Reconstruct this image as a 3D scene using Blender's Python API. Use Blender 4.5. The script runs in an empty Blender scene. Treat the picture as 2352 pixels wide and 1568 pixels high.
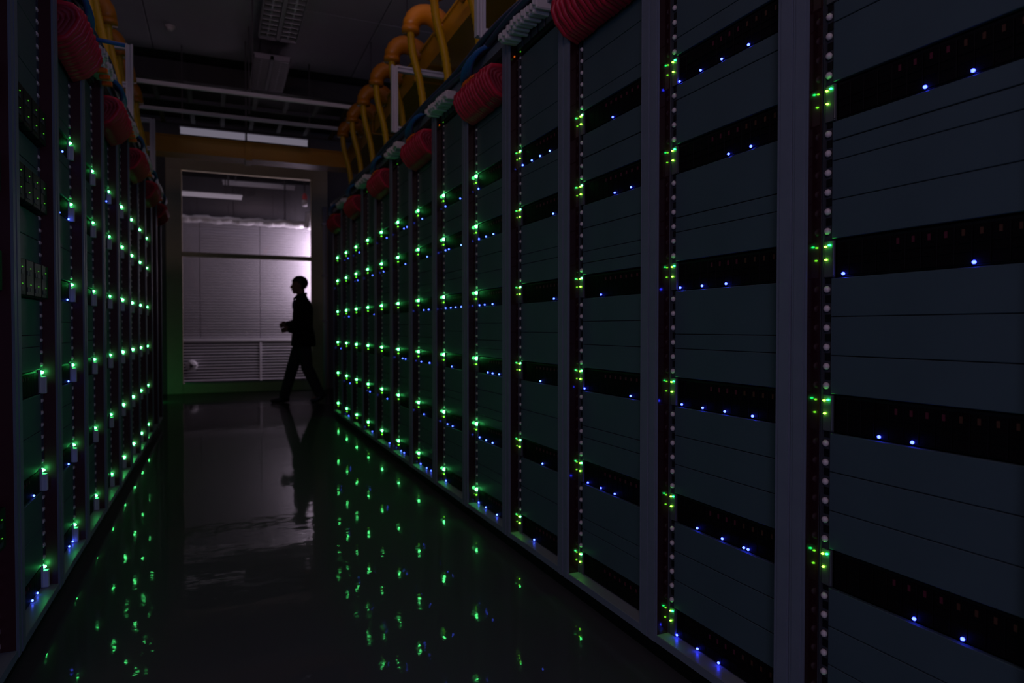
import bpy, bmesh, math, random
from math import sin, cos, pi, radians
from mathutils import Vector, Matrix

random.seed(7)
S = bpy.context.scene
C = S.collection

# ------------------------------------------------------------------ camera
cam_d = bpy.data.cameras.new('camera'); cam = bpy.data.objects.new('camera', cam_d); C.objects.link(cam)
cam_d.sensor_width = 36.0; cam_d.lens = 24.0; cam_d.clip_start = 0.05; cam_d.clip_end = 100
cam.location = (0, 0, 1.08)
cam.rotation_euler = (radians(90 - 1.13), 0, radians(-23.32))
cam_d.dof.use_dof = True; cam_d.dof.focus_distance = 1.95; cam_d.dof.aperture_fstop = 3.4
S.camera = cam

# ------------------------------------------------------------------ world, lights, exposure
w = bpy.data.worlds.new('world'); S.world = w; w.use_nodes = True
w.node_tree.nodes['Background'].inputs[0].default_value = (0.10, 0.10, 0.16, 1)
w.node_tree.nodes['Background'].inputs[1].default_value = 0.01
S.view_settings.view_transform = 'Standard'; S.view_settings.look = 'None'
S.view_settings.exposure = 0.0; S.view_settings.gamma = 1.0; S.view_settings.use_curve_mapping = False
S.cycles.use_denoising = True
S.cycles.max_bounces = 6
S.cycles.sample_clamp_indirect = 4.0

def area(name, loc, target, size, power, col):
    l = bpy.data.lights.new(name, 'AREA'); l.shape = 'RECTANGLE'; l.size = size[0]; l.size_y = size[1]
    l.energy = power; l.color = col
    o = bpy.data.objects.new(name, l); C.objects.link(o); o.location = loc
    o.rotation_euler = (Vector(target) - Vector(loc)).to_track_quat('-Z', 'Y').to_euler()
    return o
area('hall_side_fill', (-3.0, 0.1, 1.7), (1.3, 2.3, 1.3), (2.6, 2.6), 8, (0.38, 0.47, 1.0))  # added fill from the left, stands for no fitting
area('hall_low_fill', (-1.65, -2.9, 1.5), (1.2, 6, 1.3), (0.9, 2.4), 13, (0.34, 0.46, 1.0))  # added blue fill for the far right-hand racks, no lamp there
area('hall_back_fill', (2.4, -3.0, 1.6), (-0.2, 3, 1.2), (1.6, 2.6), 30, (0.45, 0.48, 1.0))  # added fill from behind the camera for the left-hand racks
area('hall_high_fill', (-2.2, -2.9, 3.7), (0.8, 8, 3.4), (1.6, 1.0), 22, (1.0, 0.66, 0.72))  # added pinkish fill for the overhead metalwork, not a hall lamp
area('hall_upward_fill', (0.95, 3.8, 3.25), (0.95, 3.82, 4.6), (0.5, 1.2), 12, (1.0, 0.74, 0.86))  # added to bounce light off the ceiling; no lamp hangs here
area('far_room_light', (2.02, 13.66, 2.25), (1.30, 13.86, 2.2), (0.16, 1.5), 36, (0.98, 0.80, 1.0))
area('far_room_ceiling_light', (0.3, 13.3, 4.2), (0.3, 13.9, 0), (1.8, 0.3), 0.9, (0.90, 0.78, 1.0))
gl = bpy.data.lights.new('added_green_fill', 'POINT'); gl.energy = 1.1; gl.color = (0.05, 1.0, 0.22); gl.shadow_soft_size = 0.06  # added hidden source that throws green on the partition foot
glo = bpy.data.objects.new('added_green_fill', gl); C.objects.link(glo); glo.location = (-0.86, 11.1, 0.07)

# ------------------------------------------------------------------ materials
def mat(name, col, rough=0.5, metal=0.0, spec=0.5, noise=0.0, nscale=8.0, bump=0.0, bscale=40.0,
        emit=None, strength=0.0, coat=0.0):
    m = bpy.data.materials.new(name); m.use_nodes = True
    nt = m.node_tree; b = nt.nodes['Principled BSDF']
    b.inputs['Base Color'].default_value = (*col, 1); b.inputs['Roughness'].default_value = rough
    b.inputs['Metallic'].default_value = metal; b.inputs['Specular IOR Level'].default_value = spec
    b.inputs['Coat Weight'].default_value = coat; b.inputs['Coat Roughness'].default_value = 0.08
    tc = None
    if noise or bump:
        tc = nt.nodes.new('ShaderNodeTexCoord')
    if noise:
        n = nt.nodes.new('ShaderNodeTexNoise'); n.inputs['Scale'].default_value = nscale; n.inputs['Detail'].default_value = 5
        r = nt.nodes.new('ShaderNodeMapRange'); r.inputs['To Min'].default_value = 1 - noise; r.inputs['To Max'].default_value = 1 + noise
        mx = nt.nodes.new('ShaderNodeMix'); mx.data_type = 'RGBA'; mx.blend_type = 'MULTIPLY'; mx.inputs[0].default_value = 1
        mx.inputs[6].default_value = (*col, 1)
        nt.links.new(tc.outputs['Object'], n.inputs['Vector']); nt.links.new(n.outputs['Fac'], r.inputs['Value'])
        nt.links.new(r.outputs['Result'], mx.inputs[7]); nt.links.new(mx.outputs[2], b.inputs['Base Color'])
    if bump:
        n2 = nt.nodes.new('ShaderNodeTexNoise'); n2.inputs['Scale'].default_value = bscale; n2.inputs['Detail'].default_value = 3
        bp = nt.nodes.new('ShaderNodeBump'); bp.inputs['Strength'].default_value = bump; bp.inputs['Distance'].default_value = 0.01
        nt.links.new(tc.outputs['Object'], n2.inputs['Vector']); nt.links.new(n2.outputs['Fac'], bp.inputs['Height'])
        nt.links.new(bp.outputs['Normal'], b.inputs['Normal'])
    if emit:
        b.inputs['Emission Color'].default_value = (*emit, 1); b.inputs['Emission Strength'].default_value = strength
    return m

M = {}
M['frame'] = mat('rack_frame_paint', (0.185, 0.210, 0.25), 0.45, noise=0.12, nscale=14)
M['frame_dark'] = mat('rack_groove_paint', (0.11, 0.11, 0.12), 0.5)
M['panel'] = mat('blank_panel_paint', (0.070, 0.110, 0.120), 0.5, noise=0.15, nscale=5)
M['jamb'] = mat('dark_red_jamb', (0.030, 0.006, 0.009), 0.12, spec=0.6)
M['jamb_left'] = mat('dark_red_jamb_lit', (0.075, 0.013, 0.018), 0.4)  # same jamb paint, raised to stand for light on the left row
M['rail'] = mat('rail_metal', (0.05, 0.052, 0.06), 0.5)
M['nut'] = mat('cage_nut_metal', (0.88, 0.74, 0.70), 0.4)
M['black'] = mat('black_metal', (0.006, 0.006, 0.007), 0.45, spec=0.25)
M['void'] = mat('rack_inside', (0.008, 0.008, 0.009), 0.8)
M['plinth'] = mat('black_plinth', (0.004, 0.004, 0.004), 0.6, spec=0.2)
M['tray'] = mat('drive_tray_plastic', (0.006, 0.0045, 0.005), 0.6, spec=0.08)
M['tab'] = mat('red_release_tab', (0.12, 0.014, 0.03), 0.5)
M['tab2'] = mat('brown_release_tab', (0.09, 0.032, 0.016), 0.5)
M['ear'] = mat('ear_plastic_lit', (0.62, 0.64, 0.64), 0.4)  # left ears: lamp glow on them put into a paler colour
M['ear_dark'] = mat('ear_plastic_unlit', (0.10, 0.105, 0.105), 0.35)  # same ear, darkened for the less lit right row
M['lip'] = mat('frame_lip_paint', (0.30, 0.32, 0.33), 0.35)
def led(name, col, s): return mat(name, (0.02, 0.02, 0.02), 0.3, emit=col, strength=s)
M['g_far'] = led('green_lamp_bright', (0.08, 1, 0.23), 33)
M['g_left'] = led('green_lamp_left', (0.06, 1, 0.21), 30)
M['g_mid'] = led('green_lamp_mid', (0.05, 1, 0.20), 45)
M['g_near'] = led('green_lamp_near', (0.010, 1, 0.16), 24)
M['g_end'] = led('green_lamp_round', (0.02, 1, 0.18), 1.1)
M['y_far'] = led('lime_lamp_far', (0.14, 1, 0.02), 7)
M['y_near'] = led('lime_lamp_near', (0.22, 1, 0.03), 16)
M['blue'] = led('blue_lamp', (0.022, 0.035, 1), 22)
M['blue_far'] = led('blue_lamp_far', (0.05, 0.10, 1), 14)
M['g_dim'] = led('green_lamp_dim', (0.15, 1, 0.05), 0.45)
M['amber'] = led('amber_lamp', (1, 0.16, 0.01), 0.6)
M['yellow'] = mat('yellow_duct_plastic', (0.62, 0.27, 0.0), 0.4, noise=0.1, nscale=4)
M['yellow_tube'] = mat('yellow_tube_plastic', (0.66, 0.36, 0.0), 0.4)
M['spout_shaded'] = mat('yellow_spout_shaded', (0.52, 0.17, 0.0), 0.4)  # duct yellow pulled to orange, shade on the spouts put in the colour
M['white_metal'] = mat('white_channel_metal', (0.80, 0.76, 0.75), 0.4, noise=0.1)
M['dark_metal'] = mat('dark_rung_metal', (0.05, 0.045, 0.05), 0.5)
M['red'] = mat('red_cable', (0.62, 0.014, 0.045), 0.45)
M['redin'] = mat('red_cable_shaded', (0.30, 0.012, 0.03), 0.6)  # red cable with the shade inside the bundle put in its colour
M['orange'] = mat('orange_cable', (0.95, 0.16, 0.01), 0.4)
M['navy'] = mat('navy_cable', (0.035, 0.05, 0.11), 0.45)
M['bluec'] = mat('blue_cable', (0.02, 0.13, 0.36), 0.4)
M['whitec'] = mat('white_connector', (0.72, 0.64, 0.60), 0.45)
M['beige'] = mat('beige_frame_paint', (0.80, 0.70, 0.48), 0.45, noise=0.08)
M['wall'] = mat('wall_paint', (0.20, 0.19, 0.20), 0.8, noise=0.08, nscale=2)
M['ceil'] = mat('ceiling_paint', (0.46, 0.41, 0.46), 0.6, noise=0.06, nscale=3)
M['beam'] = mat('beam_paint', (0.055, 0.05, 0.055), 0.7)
M['farwall'] = mat('far_wall_steel', (0.42, 0.40, 0.43), 0.5, noise=0.12, nscale=3)
M['slat'] = mat('louver_metal', (0.85, 0.82, 0.88), 0.4)
M['foil'] = mat('silver_foil', (0.88, 0.86, 0.88), 0.3, metal=0.2, bump=0.8, bscale=22)
M['lampwhite'] = mat('white_reflector', (0.80, 0.78, 0.82), 0.35)
M['steel'] = mat('galvanised_steel', (0.50, 0.48, 0.48), 0.3, metal=0.6)
M['cloth'] = mat('black_jacket_cloth', (0.010, 0.010, 0.012), 0.85, spec=0.1)
M['shirt'] = mat('dark_blue_shirt', (0.05, 0.07, 0.14), 0.8)
M['trouser'] = mat('grey_trouser_cloth', (0.055, 0.06, 0.06), 0.9, spec=0.1)
M['skin'] = mat('skin', (0.28, 0.16, 0.11), 0.6)
M['hair'] = mat('black_hair', (0.006, 0.005, 0.005), 0.5)
M['shoe'] = mat('black_shoe_leather', (0.012, 0.012, 0.012), 0.3)
# far tube: a lamp that is faintly lit
M['tube_lit'] = mat('lamp_tube', (0.8, 0.78, 0.8), 0.3, emit=(0.80, 0.68, 0.85), strength=0.22)
M['unlit_strip'] = mat('unlit_tube_room_glow', (0.8, 0.78, 0.8), 0.3, emit=(0.72, 0.66, 0.85), strength=0.17)  # strip lamp is off; room light falling on it is put in as emission

# glossy floor: sharp coat over a blurrier sheen, slight waviness
m = mat('polished_floor', (0.075, 0.076, 0.074), 0.055, spec=0.32)
nt = m.node_tree; b = nt.nodes['Principled BSDF']
tc = nt.nodes.new('ShaderNodeTexCoord')
n1 = nt.nodes.new('ShaderNodeTexNoise'); n1.inputs['Scale'].default_value = 5.5; n1.inputs['Detail'].default_value = 2.5
n2 = nt.nodes.new('ShaderNodeTexNoise'); n2.inputs['Scale'].default_value = 2.2; n2.inputs['Detail'].default_value = 6
n3 = nt.nodes.new('ShaderNodeTexNoise'); n3.inputs['Scale'].default_value = 46; n3.inputs['Detail'].default_value = 2
mxb = nt.nodes.new('ShaderNodeMath'); mxb.operation = 'MULTIPLY_ADD'; mxb.inputs[1].default_value = 0.06
bp = nt.nodes.new('ShaderNodeBump'); bp.inputs['Strength'].default_value = 0.12; bp.inputs['Distance'].default_value = 0.01
mr = nt.nodes.new('ShaderNodeMapRange'); mr.inputs['From Min'].default_value = 0.35; mr.inputs['From Max'].default_value = 0.7
mr.inputs['To Min'].default_value = 0.02; mr.inputs['To Max'].default_value = 0.055
for n in (n1, n2, n3): nt.links.new(tc.outputs['Object'], n.inputs['Vector'])
nt.links.new(n3.outputs['Fac'], mxb.inputs[0]); nt.links.new(n1.outputs['Fac'], mxb.inputs[2])
nt.links.new(mxb.outputs[0], bp.inputs['Height']); nt.links.new(bp.outputs['Normal'], b.inputs['Normal'])
nt.links.new(n2.outputs['Fac'], mr.inputs['Value']); nt.links.new(mr.outputs['Result'], b.inputs['Roughness'])
g2 = nt.nodes.new('ShaderNodeBsdfGlossy'); g2.inputs['Color'].default_value = (0.50, 0.50, 0.50, 1)
g3 = nt.nodes.new('ShaderNodeBsdfGlossy'); g3.inputs['Roughness'].default_value = 0.30; g3.inputs['Color'].default_value = (0.5, 0.5, 0.5, 1)
b.inputs['Specular IOR Level'].default_value = 0
nt.links.new(mr.outputs['Result'], g2.inputs['Roughness']); nt.links.new(bp.outputs['Normal'], g2.inputs['Normal'])
fr = nt.nodes.new('ShaderNodeFresnel'); fr.inputs['IOR'].default_value = 1.42
mg = nt.nodes.new('ShaderNodeMixShader'); mg.inputs[0].default_value = 0.16
nt.links.new(g2.outputs[0], mg.inputs[1]); nt.links.new(g3.outputs[0], mg.inputs[2])
mixs = nt.nodes.new('ShaderNodeMixShader')
nt.links.new(fr.outputs[0], mixs.inputs[0]); nt.links.new(b.outputs[0], mixs.inputs[1]); nt.links.new(mg.outputs[0], mixs.inputs[2])
nt.links.new(mixs.outputs[0], nt.nodes['Material Output'].inputs['Surface'])
M['floor'] = m

# clear glass: thin pane, mostly transparent with a clear reflection
m = bpy.data.materials.new('clear_glass'); m.use_nodes = True; nt = m.node_tree; nt.nodes.clear()
o_ = nt.nodes.new('ShaderNodeOutputMaterial'); t_ = nt.nodes.new('ShaderNodeBsdfTransparent'); g_ = nt.nodes.new('ShaderNodeBsdfGlossy')
t_.inputs[0].default_value = (0.90, 0.90, 0.91, 1); g_.inputs['Roughness'].default_value = 0.02
f_ = nt.nodes.new('ShaderNodeFresnel'); f_.inputs['IOR'].default_value = 1.45; x_ = nt.nodes.new('ShaderNodeMixShader')
nt.links.new(f_.outputs[0], x_.inputs[0]); nt.links.new(t_.outputs[0], x_.inputs[1]); nt.links.new(g_.outputs[0], x_.inputs[2])
nt.links.new(x_.outputs[0], o_.inputs[0]); M['glass'] = m

# ------------------------------------------------------------------ mesh helpers
class MB:
    def __init__(s): s.b = bmesh.new()
    def box(s, x0, x1, y0, y1, z0, z1, bev=0.0):
        r = bmesh.ops.create_cube(s.b, size=1)
        for v in r['verts']:
            v.co = Vector((x0 + (v.co.x + .5) * (x1 - x0), y0 + (v.co.y + .5) * (y1 - y0), z0 + (v.co.z + .5) * (z1 - z0)))
        if bev:
            es = list({e for v in r['verts'] for e in v.link_edges})
            bmesh.ops.bevel(s.b, geom=es, offset=bev, segments=1, affect='EDGES')
        return s
    def tube(s, pts, rad, n=8, ribs=False, cap=True):
        pts = [Vector(p) for p in pts]; rings = []
        up = Vector((0.13, 0.31, 0.94)).normalized()
        for i, p in enumerate(pts):
            t = (pts[min(i + 1, len(pts) - 1)] - pts[max(i - 1, 0)]).normalized()
            a = t.cross(up)
            if a.length < 0.2: a = t.cross(Vector((1, 0, 0)))
            a.normalize(); c = t.cross(a).normalized()
            r = rad[i] if isinstance(rad, (list, tuple)) else rad
            if ribs and i % 2: r *= 0.86
            rings.append([s.b.verts.new(p + a * r * cos(2 * pi * k / n) + c * r * sin(2 * pi * k / n)) for k in range(n)])
        for r0, r1 in zip(rings, rings[1:]):
            for k in range(n): s.b.faces.new((r0[k], r0[(k + 1) % n], r1[(k + 1) % n], r1[k]))
        if cap:
            s.b.faces.new(rings[0][::-1]); s.b.faces.new(rings[-1])
        return s
    def ball(s, c, r, u=8, v=5):
        q = bmesh.ops.create_uvsphere(s.b, u_segments=u, v_segments=v, radius=1)
        for w_ in q['verts']: w_.co = Vector((c[0] + w_.co.x * r[0], c[1] + w_.co.y * r[1], c[2] + w_.co.z * r[2]))
        return s
    def flip(s, sx):
        if sx < 0:
            for v in s.b.verts: v.co.x *= -1
        return s
    def mesh(s, name, material, smooth=False):
        bmesh.ops.recalc_face_normals(s.b, faces=s.b.faces)
        me = bpy.data.meshes.new(name); s.b.to_mesh(me); s.b.free()
        me.materials.append(material)
        if smooth:
            for p in me.polygons: p.use_smooth = True
        return me

def obj(name, me, parent=None, loc=(0, 0, 0)):
    o = bpy.data.objects.new(name, me); C.objects.link(o); o.location = loc
    if parent: o.parent = parent
    return o
def thing(name, label, cat, loc=(0, 0, 0), group=None):
    o = bpy.data.objects.new(name, None); C.objects.link(o); o.empty_display_size = 0.05
    o.location = loc; o['label'] = label; o['category'] = cat
    if group: o['group'] = group
    return o
def tag(o, label, cat, group=None):
    o['label'] = label; o['category'] = cat
    if group: o['group'] = group
    return o
def struct(name, me, parent=None, loc=(0, 0, 0)):
    o = obj(name, me, parent, loc)
    if not parent: o['kind'] = 'structure'
    return o
def stuff(o): o['kind'] = 'stuff'; return o

CACHE = {}
def cached(key, fn):
    if key not in CACHE: CACHE[key] = fn()
    return CACHE[key]
def bez(p0, p1, p2, p3, n=14):
    p0, p1, p2, p3 = map(Vector, (p0, p1, p2, p3)); out = []
    for i in range(n + 1):
        t = i / n; out.append(p0 * (1 - t) ** 3 + p1 * 3 * t * (1 - t) ** 2 + p2 * 3 * t * t * (1 - t) + p3 * t ** 3)
    return out

XR, XL = 1.288, 0.569          # front planes of the two rack rows (distance from the camera's x)
Y_END = 12.43                  # glass partition
CEIL = 4.5

# ------------------------------------------------------------------ room shell
struct('floor', MB().box(-3.2, 4.2, -3.2, 15.2, -0.06, 0).mesh('floor', M['floor']))
struct('wall_left', MB().box(-3.3, -3.2, -3.2, 15.2, 0, CEIL).mesh('wall_left', M['wall']))
struct('wall_right', MB().box(4.2, 4.3, -3.2, 15.2, 0, CEIL).mesh('wall_right', M['wall']))
struct('wall_back', MB().box(-3.3, 4.3, -3.3, -3.2, 0, CEIL).mesh('wall_back', M['wall']))
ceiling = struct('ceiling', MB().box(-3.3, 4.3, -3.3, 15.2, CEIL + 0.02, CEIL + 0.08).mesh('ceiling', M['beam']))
pm = MB().box(-0.595, 0.595, -0.895, 0.895, 0, 0.02, bev=0.004).mesh('ceiling_panel', M['ceil'])
for i in range(6):
    for j in range(7):
        o = obj('ceiling_panel', pm, ceiling, (-2.5 + 1.2 * i, -2.2 + 1.8 * j, CEIL + random.uniform(0, .002)))
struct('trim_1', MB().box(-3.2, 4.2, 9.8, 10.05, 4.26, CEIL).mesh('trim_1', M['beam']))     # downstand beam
# end wall round the partition
ew = MB()
ew.box(-3.2, -0.76, Y_END, Y_END + .12, 0, CEIL); ew.box(1.80, 4.2, Y_END, Y_END + .12, 0, CEIL)
ew.box(-0.76, 1.80, Y_END, Y_END + .12, 3.86, CEIL)
struct('wall_front', ew.mesh('wall_front', M['wall']))
win = struct('window_1', MB().box(-0.76, 1.80, Y_END - .03, Y_END + .10, 3.67, 3.86, bev=.004).mesh('window_head', M['beige']))
for x0, x1 in ((-0.76, -0.524), (1.519, 1.80)):
    obj('frame_post', MB().box(x0, x1, Y_END - .05, Y_END + .10, 0, 3.67, bev=.006).mesh('frame_post', M['beige']), win)
obj('bottom_rail', MB().box(-0.524, 1.519, Y_END - .045, Y_END + .08, 0.0, 0.16, bev=.006).mesh('bottom_rail', M['beige']), win)
obj('crossbar', MB().box(-0.524, 1.519, Y_END - .03, Y_END + .06, 2.255, 2.325, bev=.004).mesh('crossbar', M['beige']), win)
obj('bottom_bead', MB().box(-0.50, 1.50, Y_END - .05, Y_END - .02, 0.162, 0.186, bev=.004).mesh('bottom_bead', M['steel']), win)
obj('glass_pane', MB().box(-0.524, 1.519, Y_END + .02, Y_END + .03, 0.16, 2.255).mesh('glass_pane', M['glass']), win)
obj('glass_pane', MB().box(-0.524, 1.519, Y_END + .02, Y_END + .03, 2.325, 3.67).mesh('glass_pane', M['glass']), win)
# far room
struct('wall_far', MB().box(-3.2, 4.2, 15.1, 15.2, 0, CEIL).mesh('wall_far', M['wall']))
fw = struct('trim_2', MB().box(-3.2, 4.2, 14.06, 14.10, 0, 3.9).mesh('trim_2', M['beam']))
def ribbed(x0, x1, z0, z1):
    mb = MB(); mb.box(x0, x1, 14.02, 14.05, z0, z1)
    z = z0 + .03
    while z < z1 - .02:
        mb.box(x0 + .004, x1 - .004, 14.012, 14.02, z, z + .03); z += .052
    return mb.mesh('steel_sheet', M['farwall'])
for x0, x1 in ((-2.3, -1.35), (-1.345, -0.30), (-0.295, 0.755), (0.76, 1.81), (1.815, 2.9)):
    obj('steel_sheet', ribbed(x0, x1, 0.87, 3.12), fw)
# louvre grille at the foot of the far wall
lg = thing('louver_grille', 'grey horizontal louver grille low behind the glass partition', 'grille', (0.4, 13.98, 0))
obj('top_rail', MB().box(-2.4, 2.0, -.03, .03, .835, .875, bev=.004).mesh('top_rail', M['lampwhite']), lg)
obj('gap_shade_sheet', MB().box(-2.4, 2.0, .034, .036, .0, .83).mesh('gap_shade_sheet', M['void']), lg)  # added dark sheet that stands for the shade between the slats
obj('bottom_rail', MB().box(-2.4, 2.0, -.04, -.01, .028, .072, bev=.003).mesh('bottom_rail', M['lampwhite']), lg)  # added white strip for the bright line of the lit sill edge
sm = MB(); r = sm.box(-2.4, 2.0, -.012, .006, -.012, .012)
sm = sm.mesh('slat', M['slat'])
for k in range(14):
    o = obj('slat', sm, lg, (0, 0, .105 + k * .055)); o.rotation_euler = (radians(20), 0, 0)
for x in (-2.4, -1.1, .36, 2.0):
    obj('grille_post', MB().box(x - .018, x + .018, -.02, .035, 0, .84).mesh('grille_post', M['slat']), lg)
# round white cap on the grille
rc = thing('round_vent_cap', 'round white vent cap in front of the louver grille, left', 'vent', (-0.445, 13.86, 0.385))
mb = MB(); mb.tube([(0, .09, 0), (0, .02, 0), (0, 0, 0)], [.10, .10, .085], 24)
obj('cap', mb.mesh('cap', M['lampwhite'], True), rc)
obj('hub', MB().tube([(0, .0, 0), (0, -.02, 0)], [.035, .028], 16).mesh('hub', M['dark_metal'], True), rc)
for a in range(3):
    p = MB().box(.03, .085, -.008, 0, -.007, .007).mesh('spoke', M['dark_metal']); o = obj('spoke', p, rc); o.rotation_euler = (0, a * 2 * pi / 3, 0)
# silver foil duct
pts = []; rad = []
for i in range(60):
    x = -2.2 + i * .066; pts.append((x, 13.75 + .006 * sin(i * 1.7), 3.07 + .012 * sin(i * .9))); rad.append(.07 + .008 * sin(i * 2.3) + random.uniform(-.004, .004))
fd = thing('foil_duct', 'crinkled silver foil duct running across behind the upper glass', 'duct')
obj('duct', MB().tube(pts, rad, 14).mesh('duct', M['foil'], True), fd)
obj('elbow', MB().tube(bez((1.62, 13.75, 3.0), (1.64, 13.75, 3.06), (1.65, 13.75, 3.15), (1.66, 13.75, 3.32), 8), .09, 14).mesh('elbow', M['foil'], True), fd)
for x in (-.8, .2, 1.2):
    obj('strap', MB().box(x - .012, x + .012, 13.73, 13.77, 3.1, 4.5).mesh('strap', M['dark_metal']), fd)
def tube_lamp(loc, L, label, m2, hang, split=True):
    t = thing('tube_lamp', label, 'lamp', loc)
    obj('housing', MB().box(-L / 2, L / 2, -.04, .04, .03, .06, bev=.006).mesh('housing', M['lampwhite']), t)
    halves = ((-L / 2 + .01, -.012), (.012, L / 2 - .01)) if split else ((-L / 2 + .01, L / 2 - .01),)
    for a, b_ in halves:
        obj('reflector', MB().box(a, b_, -.046, -.034, -.035, .045, bev=.005).mesh('reflector', m2), t)
    for x in (-L * .32, L * .32) if not split else (0,):
        obj('hanger_rod', MB().box(x - .009, x + .009, -.055, -.02, -.05 if split else .05, hang).mesh('hanger_rod', M['dark_metal']), t)
    return t
tube_lamp((-0.35, 13.3, 3.42), 1.55, 'long pale tube lamp hanging behind the upper glass above the foil duct', M['tube_lit'], 1.1, False)
tube_lamp((0.33, 8.85, 3.36), 1.44, 'lilac-white two-piece strip lamp hanging across the aisle under the cable ladders', M['unlit_strip'], 1.14)
tube_lamp((0.75, 13.9, 3.78), 1.3, 'thin dim tube lamp high behind the upper glass, farthest one', M['lampwhite'], .72, False)
# red and white beacon in the far room
bc = thing('alarm_beacon', 'small red and white alarm beacon behind the top right corner of the glass', 'beacon', (1.50, 13.2, 3.40))
obj('dome', MB().ball((0, 0, .10), (.045, .045, .08), 12, 8).mesh('dome', mat('red_dome', (0.8, 0.10, 0.10), 0.3), True), bc)
obj('base', MB().tube([(0, 0, -.06), (0, 0, .05)], .05, 14).mesh('base', M['lampwhite'], True), bc)
obj('bracket', MB().box(-.012, .012, -.012, .012, .14, 1.1).mesh('bracket', M['dark_metal']), bc)
# lit edge of the column right of the partition, built as a pale pipe
vp = thing('column_edge_pipe', 'lit column edge shaped as a pale pipe just right of the glass partition', 'pipe', (1.735, Y_END - .10, 0))
obj('pipe', MB().tube([(0, 0, 0), (0, 0, 3.2)], .038, 12).mesh('pipe', M['lampwhite'], True), vp)
for z in (1.2, 2.0, 2.9):
    obj('clamp', MB().box(-.048, .048, -.045, .06, z - .02, z + .02, bev=.004).mesh('clamp', M['steel']), vp)

# ------------------------------------------------------------------ racks
OPEN_Z0, OPEN_Z1, RTOP = 0.092, 2.455, 2.50
ROWS = [1.937, 1.658, 1.290, 0.923, 0.553, 0.184]     # tops of the six servers of a rack
SH = 0.0922; U = 0.0461

def frame_mesh(s):
    mb = MB()
    mb.box(0.002, .9, -.2985, .2985, .066, .090)               # base
    mb.box(0.002, .9, -.2985, .2985, OPEN_Z1, RTOP)            # roof
    mb.box(.12, .9, -.2985, -.290, .09, OPEN_Z1); mb.box(.12, .9, .290, .2985, .09, OPEN_Z1)
    mb.box(.88, .9, -.29, .29, .09, OPEN_Z1)
    return mb.flip(s).mesh('frame', M['frame'])
def post_mesh(s, side):
    mb = MB(); a, b_ = (.253, .2988) if side > 0 else (-.2988, -.253)
    mb.box(.003, .05, a, b_, .066, RTOP)
    # raised outer rib and inner rib
    if side > 0: mb.box(0, .004, .262, .289, .066, RTOP); mb.box(.0015, .004, .2535, .257, .066, RTOP)
    else: mb.box(0, .004, -.296, -.264, .066, RTOP); mb.box(.0015, .004, -.257, -.2535, .066, RTOP)
    return mb.flip(s).mesh('post', M['frame'])
def jamb_mesh(s, side):
    y = .2522 * side; mb = MB()
    mb.box(.006, .046, min(y, y - .002 * side), max(y, y - .002 * side), OPEN_Z0, OPEN_Z1)
    return mb.flip(s).mesh('jamb_strip', M['jamb' if s > 0 else 'jamb_left'])
def rail_mesh(s, side):
    mb = MB(); a, b_ = (.222, .25) if side > 0 else (-.25, -.222)
    mb.box(.056, .062, a, b_, OPEN_Z0, OPEN_Z1)
    a, b_ = (.2445, .2485) if side > 0 else (-.2485, -.2445)
    mb.box(.047, .056, a, b_, OPEN_Z0, OPEN_Z1)
    return mb.flip(s).mesh('mounting_rail', M['rail'])
def nut_mesh(s):
    mb = MB()
    if s > 0: mb.ball((.0515, 0, 0), (.0075, .0085, .0085), 10, 6)
    else: mb.box(.044, .056, -.013, .013, -.0068, .0068, bev=.003)
    return mb.flip(s).mesh('cage_nut', M['nut'], s > 0)
def slot_mesh(s):
    return MB().box(.0545, .0562, -.006, .006, -.009, .009).flip(s).mesh('rail_slot', M['black'])
def panel_mesh(s, h):
    mb = MB(); mb.box(.0475, .060, -.221, .221, .001, h - .001, bev=.0012)
    return mb.flip(s).mesh('blanking_panel', M['panel'])
def lip_mesh(s):
    return MB().box(.004, .058, -.251, .251, .088, .0915).flip(s).mesh('sill_plate', M['lip'])
def plinth_mesh(s):
    return MB().box(.03, .88, -.30, .30, 0, .066).flip(s).mesh('plinth', M['plinth'])
def inner_mesh(s):
    mb = MB(); mb.box(.30, .31, -.285, .285, .09, OPEN_Z1)
    mb.box(.064, .30, .26, .27, .09, OPEN_Z1); mb.box(.064, .30, -.27, -.26, .09, OPEN_Z1)
    return mb.flip(s).mesh('baffle', M['void'])

SPLITS = {2: [[2, 2], [3, 1], [1, 2, 1]], 3: [[1, 1, 2, 2], [2, 2, 2], [2, 1, 3], [3, 3]],
          0: [[2, 3, 3], [1, 3, 4]], 1: [[2, 3, 2], [1, 3, 3]]}
ORD = ['nearest', 'second nearest', 'third nearest', 'fourth nearest', 'fifth nearest', 'sixth nearest', 'seventh nearest',
       'eighth nearest', 'ninth nearest', 'tenth nearest', 'eleventh nearest', 'twelfth nearest', 'farthest']
ORDL = ['cut-off outermost', 'second', 'third', 'fourth', 'fifth', 'sixth', 'seventh', 'eighth', 'ninth', 'tenth', 'last']
LEVEL = ['topmost', 'second from top', 'third from top', 'third from bottom', 'second from bottom', 'lowest']

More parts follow.
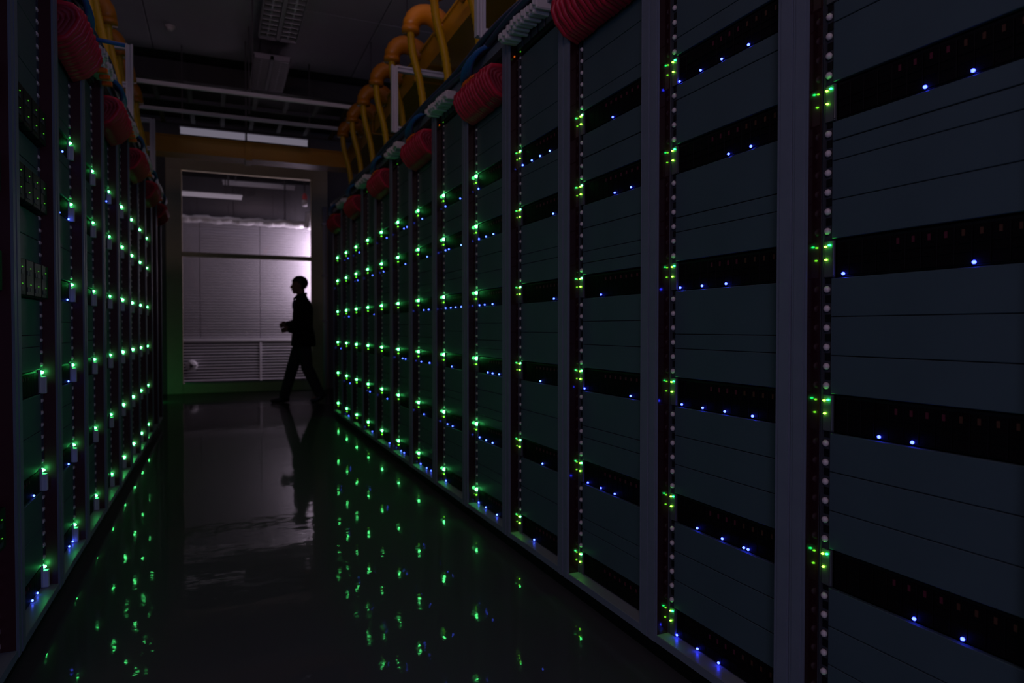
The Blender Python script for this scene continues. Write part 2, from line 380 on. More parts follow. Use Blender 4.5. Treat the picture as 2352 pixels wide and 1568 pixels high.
# local y of a blue lamp from its measured column in the photograph's survey of each bay
def y_of(u, x, yc):
    up = u - 500.0
    return (1708.0 * x / up - .3957 * x) / .918 - yc
BLUE_R = {0: [[], [2120, 2229], [1937, 2237], [2023, 2100], [2109, 2222], []],
          1: [[1558, 1607, 1655, 1716], [1672, 1723], [1563, 1613, 1668], [1568, 1616, 1667, 1731], [1605, 1663, 1713, 1723], [1558, 1607, 1656]],
          2: [[1407], [1412, 1449], [1381], [1343, 1450], [1352, 1382, 1414], []],
          3: [[1201, 1222, 1241, 1263], [1271], [1273], [1242], [1247], [1228]],
          4: [[1099], [1101, 1117, 1134], [1102, 1114, 1132], [1121, 1132, 1147], [1102, 1117, 1132], [1098, 1116, 1142]],
          5: [[1021, 1058], [1021, 1032, 1060], [1022, 1036, 1047, 1060], [1038], [1028, 1040], [1021]],
          6: [[971], [982], [974, 985], [968, 987], [974], [966, 980, 990]],
          7: [[929, 936], [932], [], [925, 932], [], [921, 928]]}
BLUE_L = {0: [[], [], [], [], [72], [65, 77]], 1: [[148], [139, 160], [155], [155], [153], [152, 160]],
          3: [[247], [], [], [], [], []], 4: [[270], [], [272], [], [], []]}

def server(s, x0, yc, ztop, side, idx, lvl, ordw):
    near = (side == 'R' and idx <= 2) or (side == 'L' and idx <= 1)
    row = 'right-hand' if side == 'R' else 'left-hand'
    if idx >= 4 or side == 'L' and idx >= 3: look = 'bright green lamp'
    else: look = 'green lamps'
    lab = 'black server with %s, %s in the %s %s rack' % (look, LEVEL[lvl], ordw, row)
    t = thing('rack_server', lab, 'server', (s * x0, yc, ztop - SH), 'green-lit servers mounted in the %s racks' % row)
    obj('chassis', cached(('ch', s), lambda: MB().box(.056, .29, -.213, .213, .002, SH - .002, bev=.002).flip(s).mesh('chassis', M['black'])), t)
    def ear(sd):
        mb = MB(); a, b_ = (.216, .243) if sd > 0 else (-.243, -.216)
        mb.box(.048, .0555, a, b_, .003, SH - .003, bev=.001)
        a, b_ = (.2135, .2175) if sd > 0 else (-.2175, -.2135)
        mb.box(.0455, .05, a, b_, .006, SH - .006, bev=.001)
        if s < 0 and sd > 0: mb.box(.030, .050, .2165, .2365, .001, SH - .026, bev=.002)
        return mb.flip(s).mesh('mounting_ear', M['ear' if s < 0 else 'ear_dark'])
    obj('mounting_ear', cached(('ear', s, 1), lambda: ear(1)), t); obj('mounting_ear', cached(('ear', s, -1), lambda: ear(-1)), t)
    # drive trays
    def tray():
        mb = MB(); mb.box(.0525, .062, -.0165, .0165, .006, SH - .010, bev=.0008); mb.box(.0505, .0530, -.0145, .0145, .030, .036)
        mb.box(.0505, .0530, -.0145, .0145, .048, .053)
        return mb.flip(s).mesh('drive_tray', M['tray'])
    def tab(mk): return MB().box(.0510, .0530, -.0030, .0030, SH - .030, SH - .017).flip(s).mesh('release_tab', M[mk])
    if near and side == 'R' and idx <= 1:
        for k in range(12):
            tr = obj('drive_tray', cached(('tray', s), tray), t, (0, -.1925 + k * .035, 0))
            if k < 8: obj('release_tab', cached(('tab', s, k > 3), lambda: tab('tab' if k > 3 else 'tab2')), tr)
    else:
        def trays():
            mb = MB()
            for k in range(12):
                y = -.1925 + k * .035; mb.box(.0525, .062, y - .0165, y + .0165, .006, SH - .010)
            return mb.flip(s).mesh('drive_tray', M['tray'])
        stuff(obj('drive_tray', cached(('trays', s), trays), t))
        def tabs():
            mb = MB()
            for k in range(8):
                y = -.1925 + k * .035; mb.box(.0510, .0530, y - .004, y + .004, SH - .030, SH - .019)
            return mb.flip(s).mesh('release_tab', M['tab'])
        stuff(obj('release_tab', cached(('tabs', s), tabs), t))
    # green lamps on the ear
    if side == 'R': gm, ym = (('g_near', 'y_near') if idx <= 1 else ('g_mid', 'y_near') if idx <= 3 else ('g_far', 'y_far'))
    else: gm, ym = (('g_left', 'g_dim') if idx <= 3 else ('g_far', 'g_dim'))
    k = .8 if idx <= 1 and side == 'R' else 1.0
    def lamp(mk, r=(.0045, .0042, .0026)): return lambda: MB().ball((.0465, 0, 0), (r[0], r[1] * k, r[2] * k), 8, 6).flip(s).mesh('green_lamp', M[mk], True)
    jz = random.uniform(-.0015, .0015)
    big = {'g_far': (.0125, .010, .0085), 'g_left': (.009, .008, .006)}.get(gm, (.0045, .0042, .0026))
    obj('green_lamp', cached(('lamp', s, gm, k), lamp(gm, big)), t, (0, .226, SH - .0125 + jz))
    if side == 'R': obj('lime_lamp', cached(('lamp', s, ym, k), lamp(ym)), t, (0, .2375, SH - .0150 + jz))
    obj('lime_lamp', cached(('lamp', s, ym, k), lamp(ym)), t, (0, .2355 if side == 'R' else .240, SH - .046 + jz))
    if side == 'R' and idx <= 1:
        for dz in (.012, .041):
            obj('green_lamp', cached(('rl', s), lambda: MB().ball((.047, 0, 0), (.004, .0065, .0055), 10, 7).flip(s).mesh('green_lamp', M['g_end'], True)), t, (0, -.2175 if idx == 0 else -.222, SH - dz))
    bl = (BLUE_R if side == 'R' else BLUE_L).get(idx)
    ys = []
    if bl: ys = [max(-.205, min(.208, y_of(u, s * (x0 + .051), yc))) for u in bl[lvl]]
    elif side == 'R': ys = [random.uniform(-.1, .18) for _ in range(random.choice((0, 0, 1, 1)))]
    bm_ = 'blue' if idx <= 2 and side == 'R' else 'blue_far'
    for y in ys:
        obj('blue_lamp', cached(('bl', s, bm_), lambda: MB().ball((.0500, 0, .009), (.0035, .0042, .0036), 8, 6).flip(s).mesh('blue_lamp', M[bm_], True)), t, (0, y, 0))
    return t

def switch(s, x0, yc, z0, lab):
    t = thing('network_switch', lab, 'switch', (s * x0, yc, z0), 'black switches with small green lamps in the left-hand racks')
    H = .130
    obj('chassis', MB().box(.050, .29, -.235, .243, 0, H, bev=.003).flip(s).mesh('chassis', M['black']), t)
    for i in range(4):
        y = -.215 + i * .110
        md = obj('port_module', cached(('pm', s), lambda: MB().box(.018, .050, -.051, .051, .004, H - .004, bev=.003).flip(s).mesh('port_module', M['black'])), t, (0, y + .048, 0))
        for j in range(2):
            obj('green_lamp', cached(('pl', s), lambda: MB().ball((.017, 0, 0), (.002, .005, .0016), 8, 5).flip(s).mesh('green_lamp', M['g_dim'], True)), md, (0, .005, .042 + j * .055))
        for z in (.025, .08):
            for q in range(2):
                obj('port_socket', cached(('ps', s), lambda: MB().box(.0155, .019, -.012, .012, -.007, .007).flip(s).mesh('port_socket', M['rail'])), md, (0, -.03 + q * .03 , z))
    return t

def rack(s, x0, yc, side, idx, ordw):
    row = 'right-hand' if side == 'R' else 'left-hand'
    t = thing('server_rack', 'tall grey-blue open-front server rack, %s in the %s row' % (ordw, row), 'rack', (s * x0, yc, 0), 'server racks of the %s row' % row)
    obj('frame', cached(('fr', s), lambda: frame_mesh(s)), t)
    for sd in (1, -1):
        obj('post', cached(('po', s, sd), lambda: post_mesh(s, sd)), t)
        obj('jamb_strip', cached(('ja', s, sd), lambda: jamb_mesh(s, sd)), t)
        obj('mounting_rail', cached(('ra', s, sd), lambda: rail_mesh(s, sd)), t)
    obj('sill_plate', cached(('lip', s), lambda: lip_mesh(s)), t)
    obj('plinth', cached(('pl', s, 0), lambda: plinth_mesh(s)), t)
    obj('baffle', cached(('in', s), lambda: inner_mesh(s)), t)
    dark = side == 'L' and idx >= 8
    even = (idx % 2 == 0) if side == 'R' else (idx % 2 == 1)
    ztopgap = 2.275 if even else 2.37
    occupied = []
    if dark:
        z = OPEN_Z0
        while z < ztopgap - .05:
            obj('blanking_panel', cached(('pan', s, 4), lambda: panel_mesh(s, U * 4)), t, (0, 0, z)); z += U * 4
    else:
        tops = list(ROWS); hs = [SH] * 6
        # panels between
        gaps = [(ROWS[0], ztopgap, 1 if even else 0)]
        for a, b_ in zip(ROWS, ROWS[1:]): gaps.append((b_, a - SH, 2 if (a - SH - b_) < .2 else 3))
        if side == 'L' and idx <= 0:
            swz = [(1.757, 1.887), (1.500, 1.630), (1.185, 1.315)] if idx == 0 else [(1.757, 1.887), (1.480, 1.61), (1.185, 1.315), (.42, .55)]
            if idx == 0:
                gaps = [(1.887, ztopgap, 0), (1.630, 1.757, 9), (1.315, 1.500, 2), (0.923, 1.185, 3), (.553, .831, 3), (.184, .461, 3)]
            else:
                gaps = [(1.887, ztopgap, 0), (1.61, 1.757, 9), (1.315, 1.48, 2), (0.55, 1.185, 3), (.092, .42, 3)]
            occupied += swz
        for a, b_, kind in gaps:
            pat = [1, 2] if kind == 9 else random.choice(SPLITS[kind])
            if idx == 0 and side == 'R' and kind == 3: pat = [1, 1, 2, 2][::-1] if abs(b_ - 1.566) < .01 else [2, 2, 2]
            tot = sum(pat); z = a
            for q in pat:
                h = (b_ - a) * q / tot
                obj('blanking_panel', cached(('pan', s, round(h, 3)), lambda: panel_mesh(s, h)), t, (0, 0, z + random.uniform(-.0004, .0004))); z += h
        if side == 'L' and idx == 0: servers_at = [3, 4, 5]
        elif side == 'L' and idx == -1: servers_at = []
        else: servers_at = range(6)
        for l in servers_at:
            occupied.append((ROWS[l] - SH, ROWS[l]))
            server(s, x0, yc, ROWS[l], side, idx, l, ordw)
        if side == 'L' and idx <= 0:
            pos = {0: ['top', 'middle', 'lowest'], -1: ['top', 'second', 'third', 'lowest']}[idx]
            for (a, b_), pn in zip(swz, pos):
                switch(s, x0, yc, a, 'black network switch with small green lamps, %s one in the %s left-hand rack' % (pn, ordw))
    # cage nuts once per unit on both rails, except where equipment covers them
    single = side == 'R' and idx <= 2 or side == 'L' and idx in (0, 1)
    joined = MB(); slots = MB()
    k = 0; z = OPEN_Z0 + .02
    while z < ztopgap + (.0 if even else .01):
        if not any(a - .004 < z < b_ + .004 for a, b_ in occupied):
            if single: obj('cage_nut', cached(('nut', s), lambda: nut_mesh(s)), t, (0, .2365, z))
            else:
                if s > 0: joined.ball((.0515, .2365, z), (.0065, .0075, .0075), 6, 4)
                else: joined.box(.045, .056, .224, .249, z - .0065, z + .0065)
            joined.ball((.0515, -.2365, z), (.0065, .0075, .0075), 6, 4)
            slots.box(.0540, .0562, .229, .243, z + .014, z + .032)
        z += U
    if len(joined.b.verts): stuff(obj('cage_nut_row', joined.flip(s).mesh('cage_nut_row', M['nut']), t))
    stuff(obj('rail_slot_row', slots.flip(s).mesh('rail_slot_row', M['black']), t))
    return t, even

def top_gear(s, x0, yc, side, idx, ordw, even):
    row = 'right-hand' if side == 'R' else 'left-hand'
    X = s * x0
    t = thing('patch_panel', 'black patch panel at the head of the %s %s rack' % (ordw, row), 'patch panel', (X, yc, 2.285 if even else 2.375), 'patch panels at the rack heads')
    h = .165 if even else .075
    obj('chassis', cached(('pp', s, even), lambda: MB().box(.035, .28, -.245, .245, 0, h, bev=.002).flip(s).mesh('chassis', M['black'])), t)
    for k in range(6):
        obj('port_block', cached(('pb', s), lambda: MB().box(.028, .036, -.03, .03, .018, .058, bev=.002).flip(s).mesh('port_block', M['rail'])), t, (0, -.19 + k * .076, 0))
    if side == 'R':
        obj('green_lamp', cached(('tl', s), lambda: MB().ball((.034, 0, .008), (.003, .005, .003), 8, 5).flip(s).mesh('green_lamp', M['g_dim'], True)), t, (0, .20, 0))
        if idx in (3, 5): obj('amber_lamp', cached(('al', s), lambda: MB().ball((.024, 0, .0), (.003, .005, .004), 8, 5).flip(s).mesh('amber_lamp', M['amber'], True)), t, (0, .246, 0))
    if even:
        # arching red patch cables
        b = thing('red_cable_bundle', 'bundle of red patch cables bulging from the head of the %s %s rack' % (ordw, row), 'cables', (X, yc, 2.30), 'red cable bundles')
        def cab(v):
            q = [(.05, 0, .066), (-.01, 0, .069), (-.045 - v, 0, .066), (-.066 - v, 0, .050), (-.070 - v, 0, .020), (-.055 - v, 0, -.020), (-.025, 0, -.060), (.035, 0, -.085)]
            return MB().tube(q, .0135, 7).flip(s).mesh('cable', M['red'], True)
        n = 20
        for k in range(n):
            v = k % 3
            o = obj('cable', cached(('rc', s, v), lambda: cab(v * .006)), b, (0, -.23 + k * .0245, random.uniform(-.003, .003)))
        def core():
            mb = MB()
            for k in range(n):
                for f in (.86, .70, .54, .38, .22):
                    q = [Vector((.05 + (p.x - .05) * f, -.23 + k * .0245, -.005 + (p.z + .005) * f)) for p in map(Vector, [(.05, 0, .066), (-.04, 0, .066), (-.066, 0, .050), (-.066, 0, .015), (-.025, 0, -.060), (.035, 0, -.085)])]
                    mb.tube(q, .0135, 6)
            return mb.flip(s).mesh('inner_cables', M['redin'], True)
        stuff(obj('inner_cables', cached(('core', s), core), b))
        o = thing('orange_cable_bundle', 'short orange cables above the red bundle of the %s %s rack' % (ordw, row), 'cables', (X, yc, 2.41), 'orange cable bundles')
        for k in range(5):
            y = .02 + k * .02
            obj('cable', cached(('oc', s), lambda: MB().tube(bez((.02, 0, 0), (-.05, .02, .02), (-.07, .05, -.02), (-.045, .09, -.035), 8), .008, 6).flip(s).mesh('cable', M['orange'], True)), o, (0, y, random.uniform(-.004, .004)))
        bb = thing('blue_cable_bundle', 'loose blue cables lying at the top of the %s %s rack' % (ordw, row), 'cables', (X, yc, 2.47), 'blue cable bundles')
        for k in range(5):
            y = -.06 + k * .035
            obj('cable', cached(('bc', s, k % 2), lambda: MB().tube(bez((.0, -.05, .05), (-.07, 0, .03 + .02 * (k % 2)), (-.08, .06, -.02), (-.03, .16, -.04), 9), .012, 7).flip(s).mesh('cable', M['bluec'], True)), bb, (0, y, 0))
        if side == 'L' and idx == 1:
            ob = tag(obj('cable_tie_end', MB().tube([(-.03, 0, 0), (-.10, .02, .003), (-.17, .03, 0)], .010, 8).flip(s).mesh('cable_tie_end', M['bluec'], True), None, (X, yc + .30, 2.44)), 'blue cable end sticking out over the aisle beside the yellow spouts', 'cable')
    else:
        b = thing('white_connector_strip', 'slanted row of white cable plugs at the head of the %s %s rack' % (ordw, row), 'connectors', (X, yc, 2.45), 'white plug rows')
        for k in range(12):
            o = obj('plug', cached(('wp', s), lambda: MB().box(-.055, .03, -.0115, .0115, -.030, .022, bev=.006).box(-.068, -.05, -.008, .008, -.018, .010, bev=.003).flip(s).mesh('plug', M['whitec'])), b, (random.uniform(-.008, .008), -.14 + k * .0345, random.uniform(-.007, .007)))
            o.rotation_euler = (0, 0, s * random.uniform(-.08, .08))
        if side == 'L':
            for k in range(3):
                tag(obj('amber_plug', cached(('ap', s), lambda: MB().box(-.05, 0, -.014, .014, -.012, .012, bev=.004).flip(s).mesh('amber_plug', M['orange'])), None, (X - s * .01, yc + .02 + k * .085, 2.40 - .006 * k)),
                    '%s orange plug under the white plugs of the %s left-hand rack' % (('nearest', 'middle', 'farthest')[k], ordw), 'plug', 'orange plugs under the white plug rows')

RCY = lambda n: 0.967 + .6 * n
LCY = lambda m_: 2.855 + .6 * m_
for n in range(13):
    t, ev = rack(1, XR, RCY(n), 'R', n, ORD[n]); top_gear(1, XR, RCY(n), 'R', n, ORD[n], ev)
for m_ in range(-1, 10):
    t, ev = rack(-1, XL, LCY(m_), 'L', m_, ORDL[m_ + 1]); top_gear(-1, XL, LCY(m_), 'L', m_, ORDL[m_ + 1], ev)

# long navy cable looms along both rack tops
def loom(s, x0, ya, yb, label):
    t = thing('cable_loom', label, 'cables', (s * x0, ya, RTOP))
    for k in range(8):
        cx = -.015 + (k % 4) * .036; cz = .022 + (k // 4) * .032; ph = k * 1.3; q = []
        n = int((yb - ya) / .12)
        for i in range(n + 1):
            y = i * (yb - ya) / n
            q.append((cx + .009 * sin(y * 5 + ph), y, cz + .008 * sin(y * 3.7 + ph * 2)))
        obj('cable', MB().tube(q, .017, 7).flip(s).mesh('cable', M['navy'] if k % 4 else M['navy'], True), t)
loom(1, XR, .7, 8.45, 'dark navy cable loom lying along the tops of the right-hand racks')
loom(-1, XL, 2.0, 8.5, 'dark navy cable loom lying along the tops of the left-hand racks')

# ------------------------------------------------------------------ yellow ducting above
def channel(x0, x1, y0, y1, z0, z1, label):
    t = thing('yellow_duct', label, 'duct')
    mb = MB(); th = .012; lx = (x1 - x0) < (y1 - y0)
    if lx:
        mb.box(x0, x0 + th, y0, y1, z0, z1); mb.box(x1 - th, x1, y0, y1, z0, z1); mb.box(x0 + th, x1 - th, y0, y1, z0, z0 + th)
        mb.box(x0 - .012, x0, y0, y1, z1 - .02, z1); mb.box(x1, x1 + .012, y0, y1, z1 - .02, z1)
    else:
        mb.box(x0, x1, y0, y0 + th, z0, z1); mb.box(x0, x1, y1 - th, y1, z0, z1); mb.box(x0, x1, y0 + th, y1 - th, z0, z0 + th)
        mb.box(x0, x1, y0 - .014, y0, z0, z0 + .035); mb.box(x0, x1, y0 - .010, y0, z1 - .02, z1)
    obj('trough', mb.mesh('trough', M['yellow']), t)
    L = (y1 - y0) if lx else (x1 - x0); k = max(1, int(L / 2))
    for i in range(1, k + 1):
        p = (y0 if lx else x0) + L * i / (k + 1)
        cb = MB()
        if lx: cb.box(x0 - .016, x1 + .016, p - .04, p + .04, z0 - .012, z0); cb.box(x0 - .022, x0 - .012, p - .04, p + .04, z0, z1)
        else: cb.box(p - .04, p + .04, y0 - .022, y0 - .014, z0 - .01, z1); cb.box(p - .04, p + .04, y0 - .02, y1 + .01, z0 - .018, z0 - .001)
        obj('joint_cover', cb.mesh('joint_cover', M['yellow']), t)
    for i in range(k + 1):
        p = (y0 if lx else x0) + L * (i + .5) / (k + 1)
        q = ((x0 + x1) / 2, p) if lx else (p, (y0 + y1) / 2)
        obj('hanger_rod', MB().box(q[0] - .006, q[0] + .006, q[1] - .006, q[1] + .006, z0, CEIL).mesh('hanger_rod', M['dark_metal']), t)
channel(1.56, 1.86, .6, 9.08, 3.17, 3.37, 'long yellow cable trough above the right-hand racks')
channel(-1.12, -.86, 1.6, 9.08, 3.17, 3.37, 'long yellow cable trough above the left-hand racks')
channel(-1.12, 1.86, 9.10, 9.38, 3.17, 3.38, 'yellow cable trough crossing the aisle below the cable ladders')

def spout(s, y, xc, xh, xb, lab, grp, L=.62):
    t = thing('yellow_spout', lab, 'cable spout', (0, y, 0), grp)
    q = bez((xc, 0, 3.35), (xc - .03 * s, 0, 3.50), (xh, 0, 3.50), (xh, 0, 3.33), 10)
    rr = [.085 - .0022 * i for i in range(11)]
    obj('spout_hood', MB().tube([(p.x, p.y, p.z - .03) for p in q], rr, 12).mesh('spout_hood', M['spout_shaded'], True), t)
    obj('collar', MB().tube([(xh, 0, 3.31), (xh, 0, 3.27)], .066, 12).mesh('collar', M['spout_shaded'], True), t)
    q = bez((xh, 0, 3.29), (xh, .0, 3.02), (xb, -.01, 3.02), (xb, -.03, 2.56), 40)
    obj('tube', MB().tube(q, .030, 10, ribs=True).mesh('tube', M['yellow_tube'], True), t)
for i in range(13):
    y = 2.0 + .6 * i
    if y > 8.3: break
    nm = ORD[i]
    spout(1, y, 1.60, 1.335, 1.43, 'yellow cable spout and tube dropping to the right-hand rack tops, %s visible' % nm, 'yellow spouts above the right-hand racks')
for i in range(8):
    y = 3.26 + .62 * i
    spout(-1, y, -.90, -.715, -.635, 'yellow cable spout and tube dropping to the left-hand rack tops, %s one' % ORD[i], 'yellow spouts above the left-hand racks')

# white channel frames standing over the racks
def cframe(xi, xo, y, z0, z1, zm, lab):
    t = thing('channel_frame', lab, 'frame', (0, y, 0), 'white channel frames over the racks')
    s = 1 if xi < xo else -1
    def chan(a, b_, c, d):   # open channel: two bright lips and a recessed web
        mb = MB(); x0_, x1_ = min(a, b_), max(a, b_)
        if d - c > x1_ - x0_:
            mb.box(x0_, x0_ + .014, -.02, .02, c, d); mb.box(x1_ - .014, x1_, -.02, .02, c, d); mb.box(x0_ + .014, x1_ - .014, .0, .02, c, d)
        else:
            mb.box(x0_, x1_, -.02, .02, c, c + .014); mb.box(x0_, x1_, -.02, .02, d - .014, d); mb.box(x0_, x1_, .0, .02, c + .014, d - .014)
        return mb
    obj('upright', chan(xi, xi + s * .05, z0, z1).mesh('upright', M['white_metal']), t)
    obj('upright', chan(xo, xo - s * .05, RTOP, CEIL).mesh('upright', M['white_metal']), t)
    for z in zm: obj('crossbar', chan(xi + s * .05, xo - s * .05, z - .045, z).mesh('crossbar', M['white_metal']), t)
for y, nm in ((3.42, 'nearer'), (5.33, 'farther')):
    cframe(1.265, 2.0, y, 2.62, 3.14, (2.665, 3.14), 'white metal channel frame over the right-hand racks, %s one' % nm)
for y, nm in ((6.20, 'nearer'), (8.28, 'farther')):
    cframe(-.60, -1.25, y, 2.62, 3.32, (3.02, 3.32), 'white metal channel frame over the left-hand racks, %s one' % nm)

# cable ladders crossing the aisle
def ladder(y0, y1, z, lab):
    t = thing('cable_ladder', lab, 'cable ladder', (0, y0, z), 'cable ladders crossing the aisle')
    for y in (0, y1 - y0):
        obj('side_rail', MB().box(-2.3, 3.0, y - .012, y + .012, -.021, .021, bev=.003).mesh('side_rail', M['white_metal' if y == 0 else 'dark_metal']), t)  # far rail is the same metal; its shade is put in as a dark colour
    for k in range(17):
        obj('rung', cached('rung', lambda: MB().box(-.022, .022, .012, .44, -.020, .0).mesh('rung', M['dark_metal'])), t, (-2.1 + k * .31, 0, 0))
    for x in (-1.5, .35, 2.4):
        obj('hanger_rod', MB().box(x - .008, x + .008, -.008, .008, .05, CEIL - z).mesh('hanger_rod', M['dark_metal']), t)
ladder(7.50, 7.96, 3.46, 'white-railed cable ladder crossing the aisle overhead, nearer and higher in the picture'.replace(' and higher in the picture', ' of the two'))
ladder(8.37, 8.83, 3.46, 'white-railed cable ladder crossing the aisle overhead, farther of the two, above the strip lamp')

# ceiling louvre lights
def celamp(x, y0, y1, z, lab, glow):
    t = thing('ceiling_light', lab, 'lamp', (x, y0, z), 'unlit louvered ceiling lights')
    L = y1 - y0
    mb = MB(); mb.box(-.21, .21, 0, L, .045, .06)
    for xx in (-.21, -.02, .20): mb.box(xx, xx + .012 + (.028 if xx == -.02 else 0), 0, L, 0, .045)
    mb.box(-.21, .21, 0, .012, 0, .045); mb.box(-.21, .21, L - .012, L, 0, .045)
    obj('housing', mb.mesh('housing', M['ceil']), t)
    obj('rod', MB().box(-.006, .006, L * .25, L * .25 + .012, .06, CEIL - z).mesh('rod', M['dark_metal']), t)
    obj('rod', MB().box(-.006, .006, L * .75, L * .75 + .012, .06, CEIL - z).mesh('rod', M['dark_metal']), t)
    for xx in (-.111, .111):
        obj('lamp_tube', MB().tube([(xx, .03, .03), (xx, L - .03, .03)], .013, 8).mesh('lamp_tube', M['lampwhite'], True), t)
        for k in range(15):
            obj('louver_blade', cached('blade', lambda: MB().box(-.082, .082, -.003, .003, .002, .044).mesh('louver_blade', M['steel'])), t, (xx, .05 + k * (L - .1) / 14, 0))
celamp(.66, 6.55, 8.35, 4.38, 'unlit louvered ceiling light above the aisle, nearer of the two', 0)
celamp(.62, 8.62, 9.78, 4.26, 'unlit louvered ceiling light above the aisle, farther of the two', 0)
sd = thing('smoke_detector', 'small pale smoke detector on the dark ceiling', 'detector', (-.47, 8.7, CEIL))
obj('base', MB().tube([(0, 0, 0), (0, 0, -.02)], .055, 16).mesh('base', M['whitec'], True), sd)
obj('sensor', MB().tube([(0, 0, -.02), (0, 0, -.05)], [.042, .028], 16).mesh('sensor', M['whitec'], True), sd)

# ------------------------------------------------------------------ the person walking past the glass
def union(name, bm, material, vox, it=4):
    """melt overlapping solids into one continuous smooth surface"""
    bmesh.ops.recalc_face_normals(bm, faces=bm.faces)
    me = bpy.data.meshes.new('tmp'); bm.to_mesh(me); bm.free()
    ob = bpy.data.objects.new('tmp', me); C.objects.link(ob)
    r = ob.modifiers.new('r', 'REMESH'); r.mode = 'VOXEL'; r.voxel_size = vox; r.use_smooth_shade = True
    q = ob.modifiers.new('s', 'SMOOTH'); q.factor = .5; q.iterations = it
    m2 = bpy.data.meshes.new_from_object(ob.evaluated_get(bpy.context.evaluated_depsgraph_get()))
    bpy.data.objects.remove(ob); m2.materials.clear(); m2.materials.append(material); m2.name = name
    for p in m2.polygons: p.use_smooth = True
    return m2
def limb(mb, pts, rad, n=14, steps=5):
    P = []; Q = []
    for i in range(len(pts) - 1):
        for k in range(steps):
            t = k / steps; P.append(Vector(pts[i]).lerp(Vector(pts[i + 1]), t)); Q.append(rad[i] * (1 - t) + rad[i + 1] * t)
    P.append(Vector(pts[-1])); Q.append(rad[-1]); mb.tube(P, Q, n)
    for p, r in zip(pts, rad): mb.ball(p, (r, r, r), 14, 10)
def trunk(mb, secs, n=28):
    rings = []
    for z, cx, rx, ry in secs:
        ring = []
        for k in range(n):
            a = 2 * pi * k / n; ca, sa = cos(a), sin(a)
            ring.append(mb.b.verts.new((cx + rx * math.copysign(abs(ca) ** .85, ca), ry * math.copysign(abs(sa) ** .85, sa), z)))
        rings.append(ring)
    for r0, r1 in zip(rings, rings[1:]):
        for k in range(n): mb.b.faces.new((r0[k], r0[(k + 1) % n], r1[(k + 1) % n], r1[k]))
    mb.b.faces.new(rings[0][::-1]); mb.b.faces.new(rings[-1])
def ell(mb, c, r, rot=0):
    q = bmesh.ops.create_uvsphere(mb.b, u_segments=20, v_segments=14, radius=1)
    for v in q['verts']: v.co = Matrix.Rotation(rot, 3, 'Y') @ Vector((v.co.x * r[0], v.co.y * r[1], v.co.z * r[2])) + Vector(c)

PX, PY = 1.12, 10.28
J = dict(sR=(.01, -.185, 1.43), eR=(.045, -.235, 1.16), wR=(-.165, -.13, 1.055),
         sL=(.01, .185, 1.43), eL=(.03, .235, 1.17), wL=(-.185, .02, 1.125),
         hR=(.01, -.095, .93), kR=(.055, -.085, .52), aR=(.235, -.08, .125),
         hL=(.01, .095, .93), kL=(-.125, .085, .51), aL=(-.245, .08, .09))
H = Vector((-.040, 0, 1.695))
mb = MB()
trunk(mb, [(.84, .01, .10, .15), (.95, .015, .115, .165), (1.10, .01, .10, .14), (1.28, .005, .11, .16), (1.42, .01, .10, .16), (1.48, .005, .07, .10), (1.52, -.002, .058, .062)])
limb(mb, [(.002, 0, 1.46), (-.012, 0, 1.55), (-.022, 0, 1.66)], [.066, .058, .060])
for sd_ in 'RL':
    limb(mb, [J['s' + sd_], J['e' + sd_], J['w' + sd_]], [.055, .042, .027])
    an = Vector(J['a' + sd_])
    limb(mb, [J['h' + sd_], J['k' + sd_], tuple(an)], [.088, .056, .038])
    limb(mb, [tuple(an + Vector((.02, 0, -.03))), tuple(an + Vector((-.09, 0, -.05 if sd_ == 'L' else -.075)))], [.034, .026])
    W = Vector(J['w' + sd_]); sy = 1 if sd_ == 'R' else -1
    fwd = Vector((-1, .25 * sy, -.02)).normalized(); up_ = Vector((0, 0, 1))
    # palm: three rays across, then four unequal curled fingers and a thumb from its side
    for o_ in (-.020, -.007, .007, .020): limb(mb, [tuple(W + fwd * .008), tuple(W + fwd * .082 + up_ * o_)], [.018, .0125], 10, 3)
    for f in range(4):
        base = W + fwd * .082 + up_ * (.027 - .018 * f); ln = (.036, .041, .038, .029)[f]
        c1 = base + fwd * ln + Vector((0, .010 * sy, -.004)); c2 = c1 + Vector((-.004, .026 * sy, -.008)); c3 = c2 + Vector((.018, .010 * sy, -.004))
        limb(mb, [tuple(base), tuple(c1), tuple(c2), tuple(c3)], [.0095, .0088, .0080, .0070], 8, 3)
    t0 = W + fwd * .030 + up_ * .024; t1 = t0 + fwd * .032 + up_ * .024 + Vector((0, .008 * sy, 0)); t2 = t1 + fwd * .028 + Vector((0, .012 * sy, -.002))
    limb(mb, [tuple(t0), tuple(t1), tuple(t2)], [.0125, .0105, .0085], 8, 3)
for c, r, ro in (((.014, 0, .032), (.106, .080, .096), 0), ((-.030, 0, -.035), (.068, .060, .086), 0), ((-.060, 0, -.100), (.028, .034, .024), 0),
                 ((-.103, 0, -.022), (.017, .012, .028), .35), ((-.084, 0, .020), (.015, .048, .011), 0), ((-.094, 0, -.062), (.010, .023, .0065), 0),
                 ((-.092, 0, -.074), (.010, .020, .0065), 0), ((.012, -.083, -.012), (.018, .009, .031), 0), ((.012, .083, -.012), (.018, .009, .031), 0),
                 ((-.084, -.030, .0), (.011, .012, .008), 0), ((-.084, .030, .0), (.011, .012, .008), 0)):
    ell(mb, H + Vector(c), r, ro)
person = thing('person', 'person in a dark jacket walking left past the glass partition, hands held together in front', 'person', (PX, PY, 0))
obj('body', union('body', mb.b, M['skin'], .0058, 3), person)
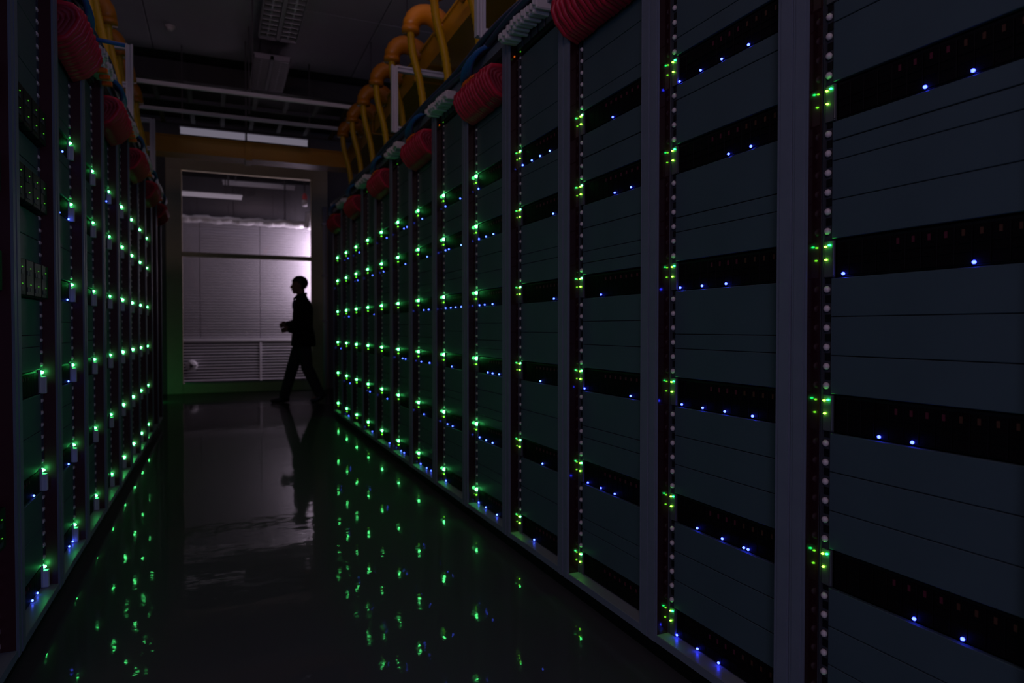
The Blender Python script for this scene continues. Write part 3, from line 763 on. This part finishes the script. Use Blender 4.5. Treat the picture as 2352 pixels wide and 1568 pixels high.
# hair: short, close to the skull, lower at the back
hb = bmesh.new(); bmesh.ops.create_uvsphere(hb, u_segments=48, v_segments=40, radius=1)
for v in hb.verts:
    v.co = Vector((v.co.x * .116, v.co.y * .090, v.co.z * .104)) + H + Vector((.016, 0, .036))
def hairline(v):
    f = max(0, min(1, (H.x + .035 - v.co.x) / .07))
    return H.z - .062 + .112 * f
bmesh.ops.delete(hb, geom=[v for v in hb.verts if v.co.z < hairline(v)], context='VERTS')
hm = bpy.data.meshes.new('hair'); hb.to_mesh(hm); hb.free(); hm.materials.append(M['hair'])
for p in hm.polygons: p.use_smooth = True
ho = obj('hair', hm, person); so = ho.modifiers.new('thick', 'SOLIDIFY'); so.thickness = .012
# jacket
mb = MB()
trunk(mb, [(.815, .018, .172, .218), (.95, .018, .162, .210), (1.10, .014, .138, .182), (1.25, .012, .142, .192), (1.37, .018, .138, .195), (1.45, .016, .110, .165), (1.51, .004, .082, .098), (1.555, -.006, .072, .076)])
for sd_ in 'RL':
    limb(mb, [J['s' + sd_], J['e' + sd_], tuple(Vector(J['e' + sd_]).lerp(Vector(J['w' + sd_]), .98))], [.078, .068, .056])
jk = obj('jacket', union('jacket', mb.b, M['cloth'], .011, 4), person)
cl = MB()
for sy in (-1, 1): cl.tube(bez((.062, .030 * sy, 1.575), (.0, .095 * sy, 1.57), (-.085, .06 * sy, 1.535), (-.112, .018 * sy, 1.49), 8), [.016, .019, .020, .020, .020, .020, .018, .015, .010], 8)
obj('collar', cl.mesh('collar', M['cloth'], True), jk)
obj('shirt_front', MB().ball((-.098, 0, 1.40), (.038, .030, .090), 14, 10).mesh('shirt_front', M['shirt'], True), person)
# trousers
mb = MB()
trunk(mb, [(.84, .014, .115, .170), (.95, .016, .125, .172), (1.03, .014, .120, .165)])
for sd_ in 'RL':
    k_ = Vector(J['k' + sd_]); an = Vector(J['a' + sd_]); h_ = Vector(J['h' + sd_])
    limb(mb, [tuple(h_ + Vector((0, 0, -.03))), tuple(h_.lerp(k_, .5)), tuple(k_), tuple(k_.lerp(an, .5)), tuple(k_.lerp(an, .98))], [.100, .096, .084, .078, .072])
obj('trousers', union('trousers', mb.b, M['trouser'], .011, 4), person)
# shoes: front foot flat, rear foot on its toes
def shoe(pts, rad):
    m_ = MB(); limb(m_, [tuple(p) for p in pts], rad, 14, 4); return union('shoe', m_.b, M['shoe'], .008, 3)
aL = Vector(J['aL']); aR = Vector(J['aR'])
obj('shoe', shoe([aL + Vector((.045, 0, -.042)), aL + Vector((0, 0, -.040)), aL + Vector((-.08, 0, -.050)), aL + Vector((-.16, 0, -.060))], [.040, .050, .040, .030]), person)
obj('shoe', shoe([aR + Vector((.050, 0, -.015)), aR + Vector((.015, 0, -.045)), aR + Vector((-.05, 0, -.082)), aR + Vector((-.11, 0, -.097))], [.038, .048, .040, .028]), person)
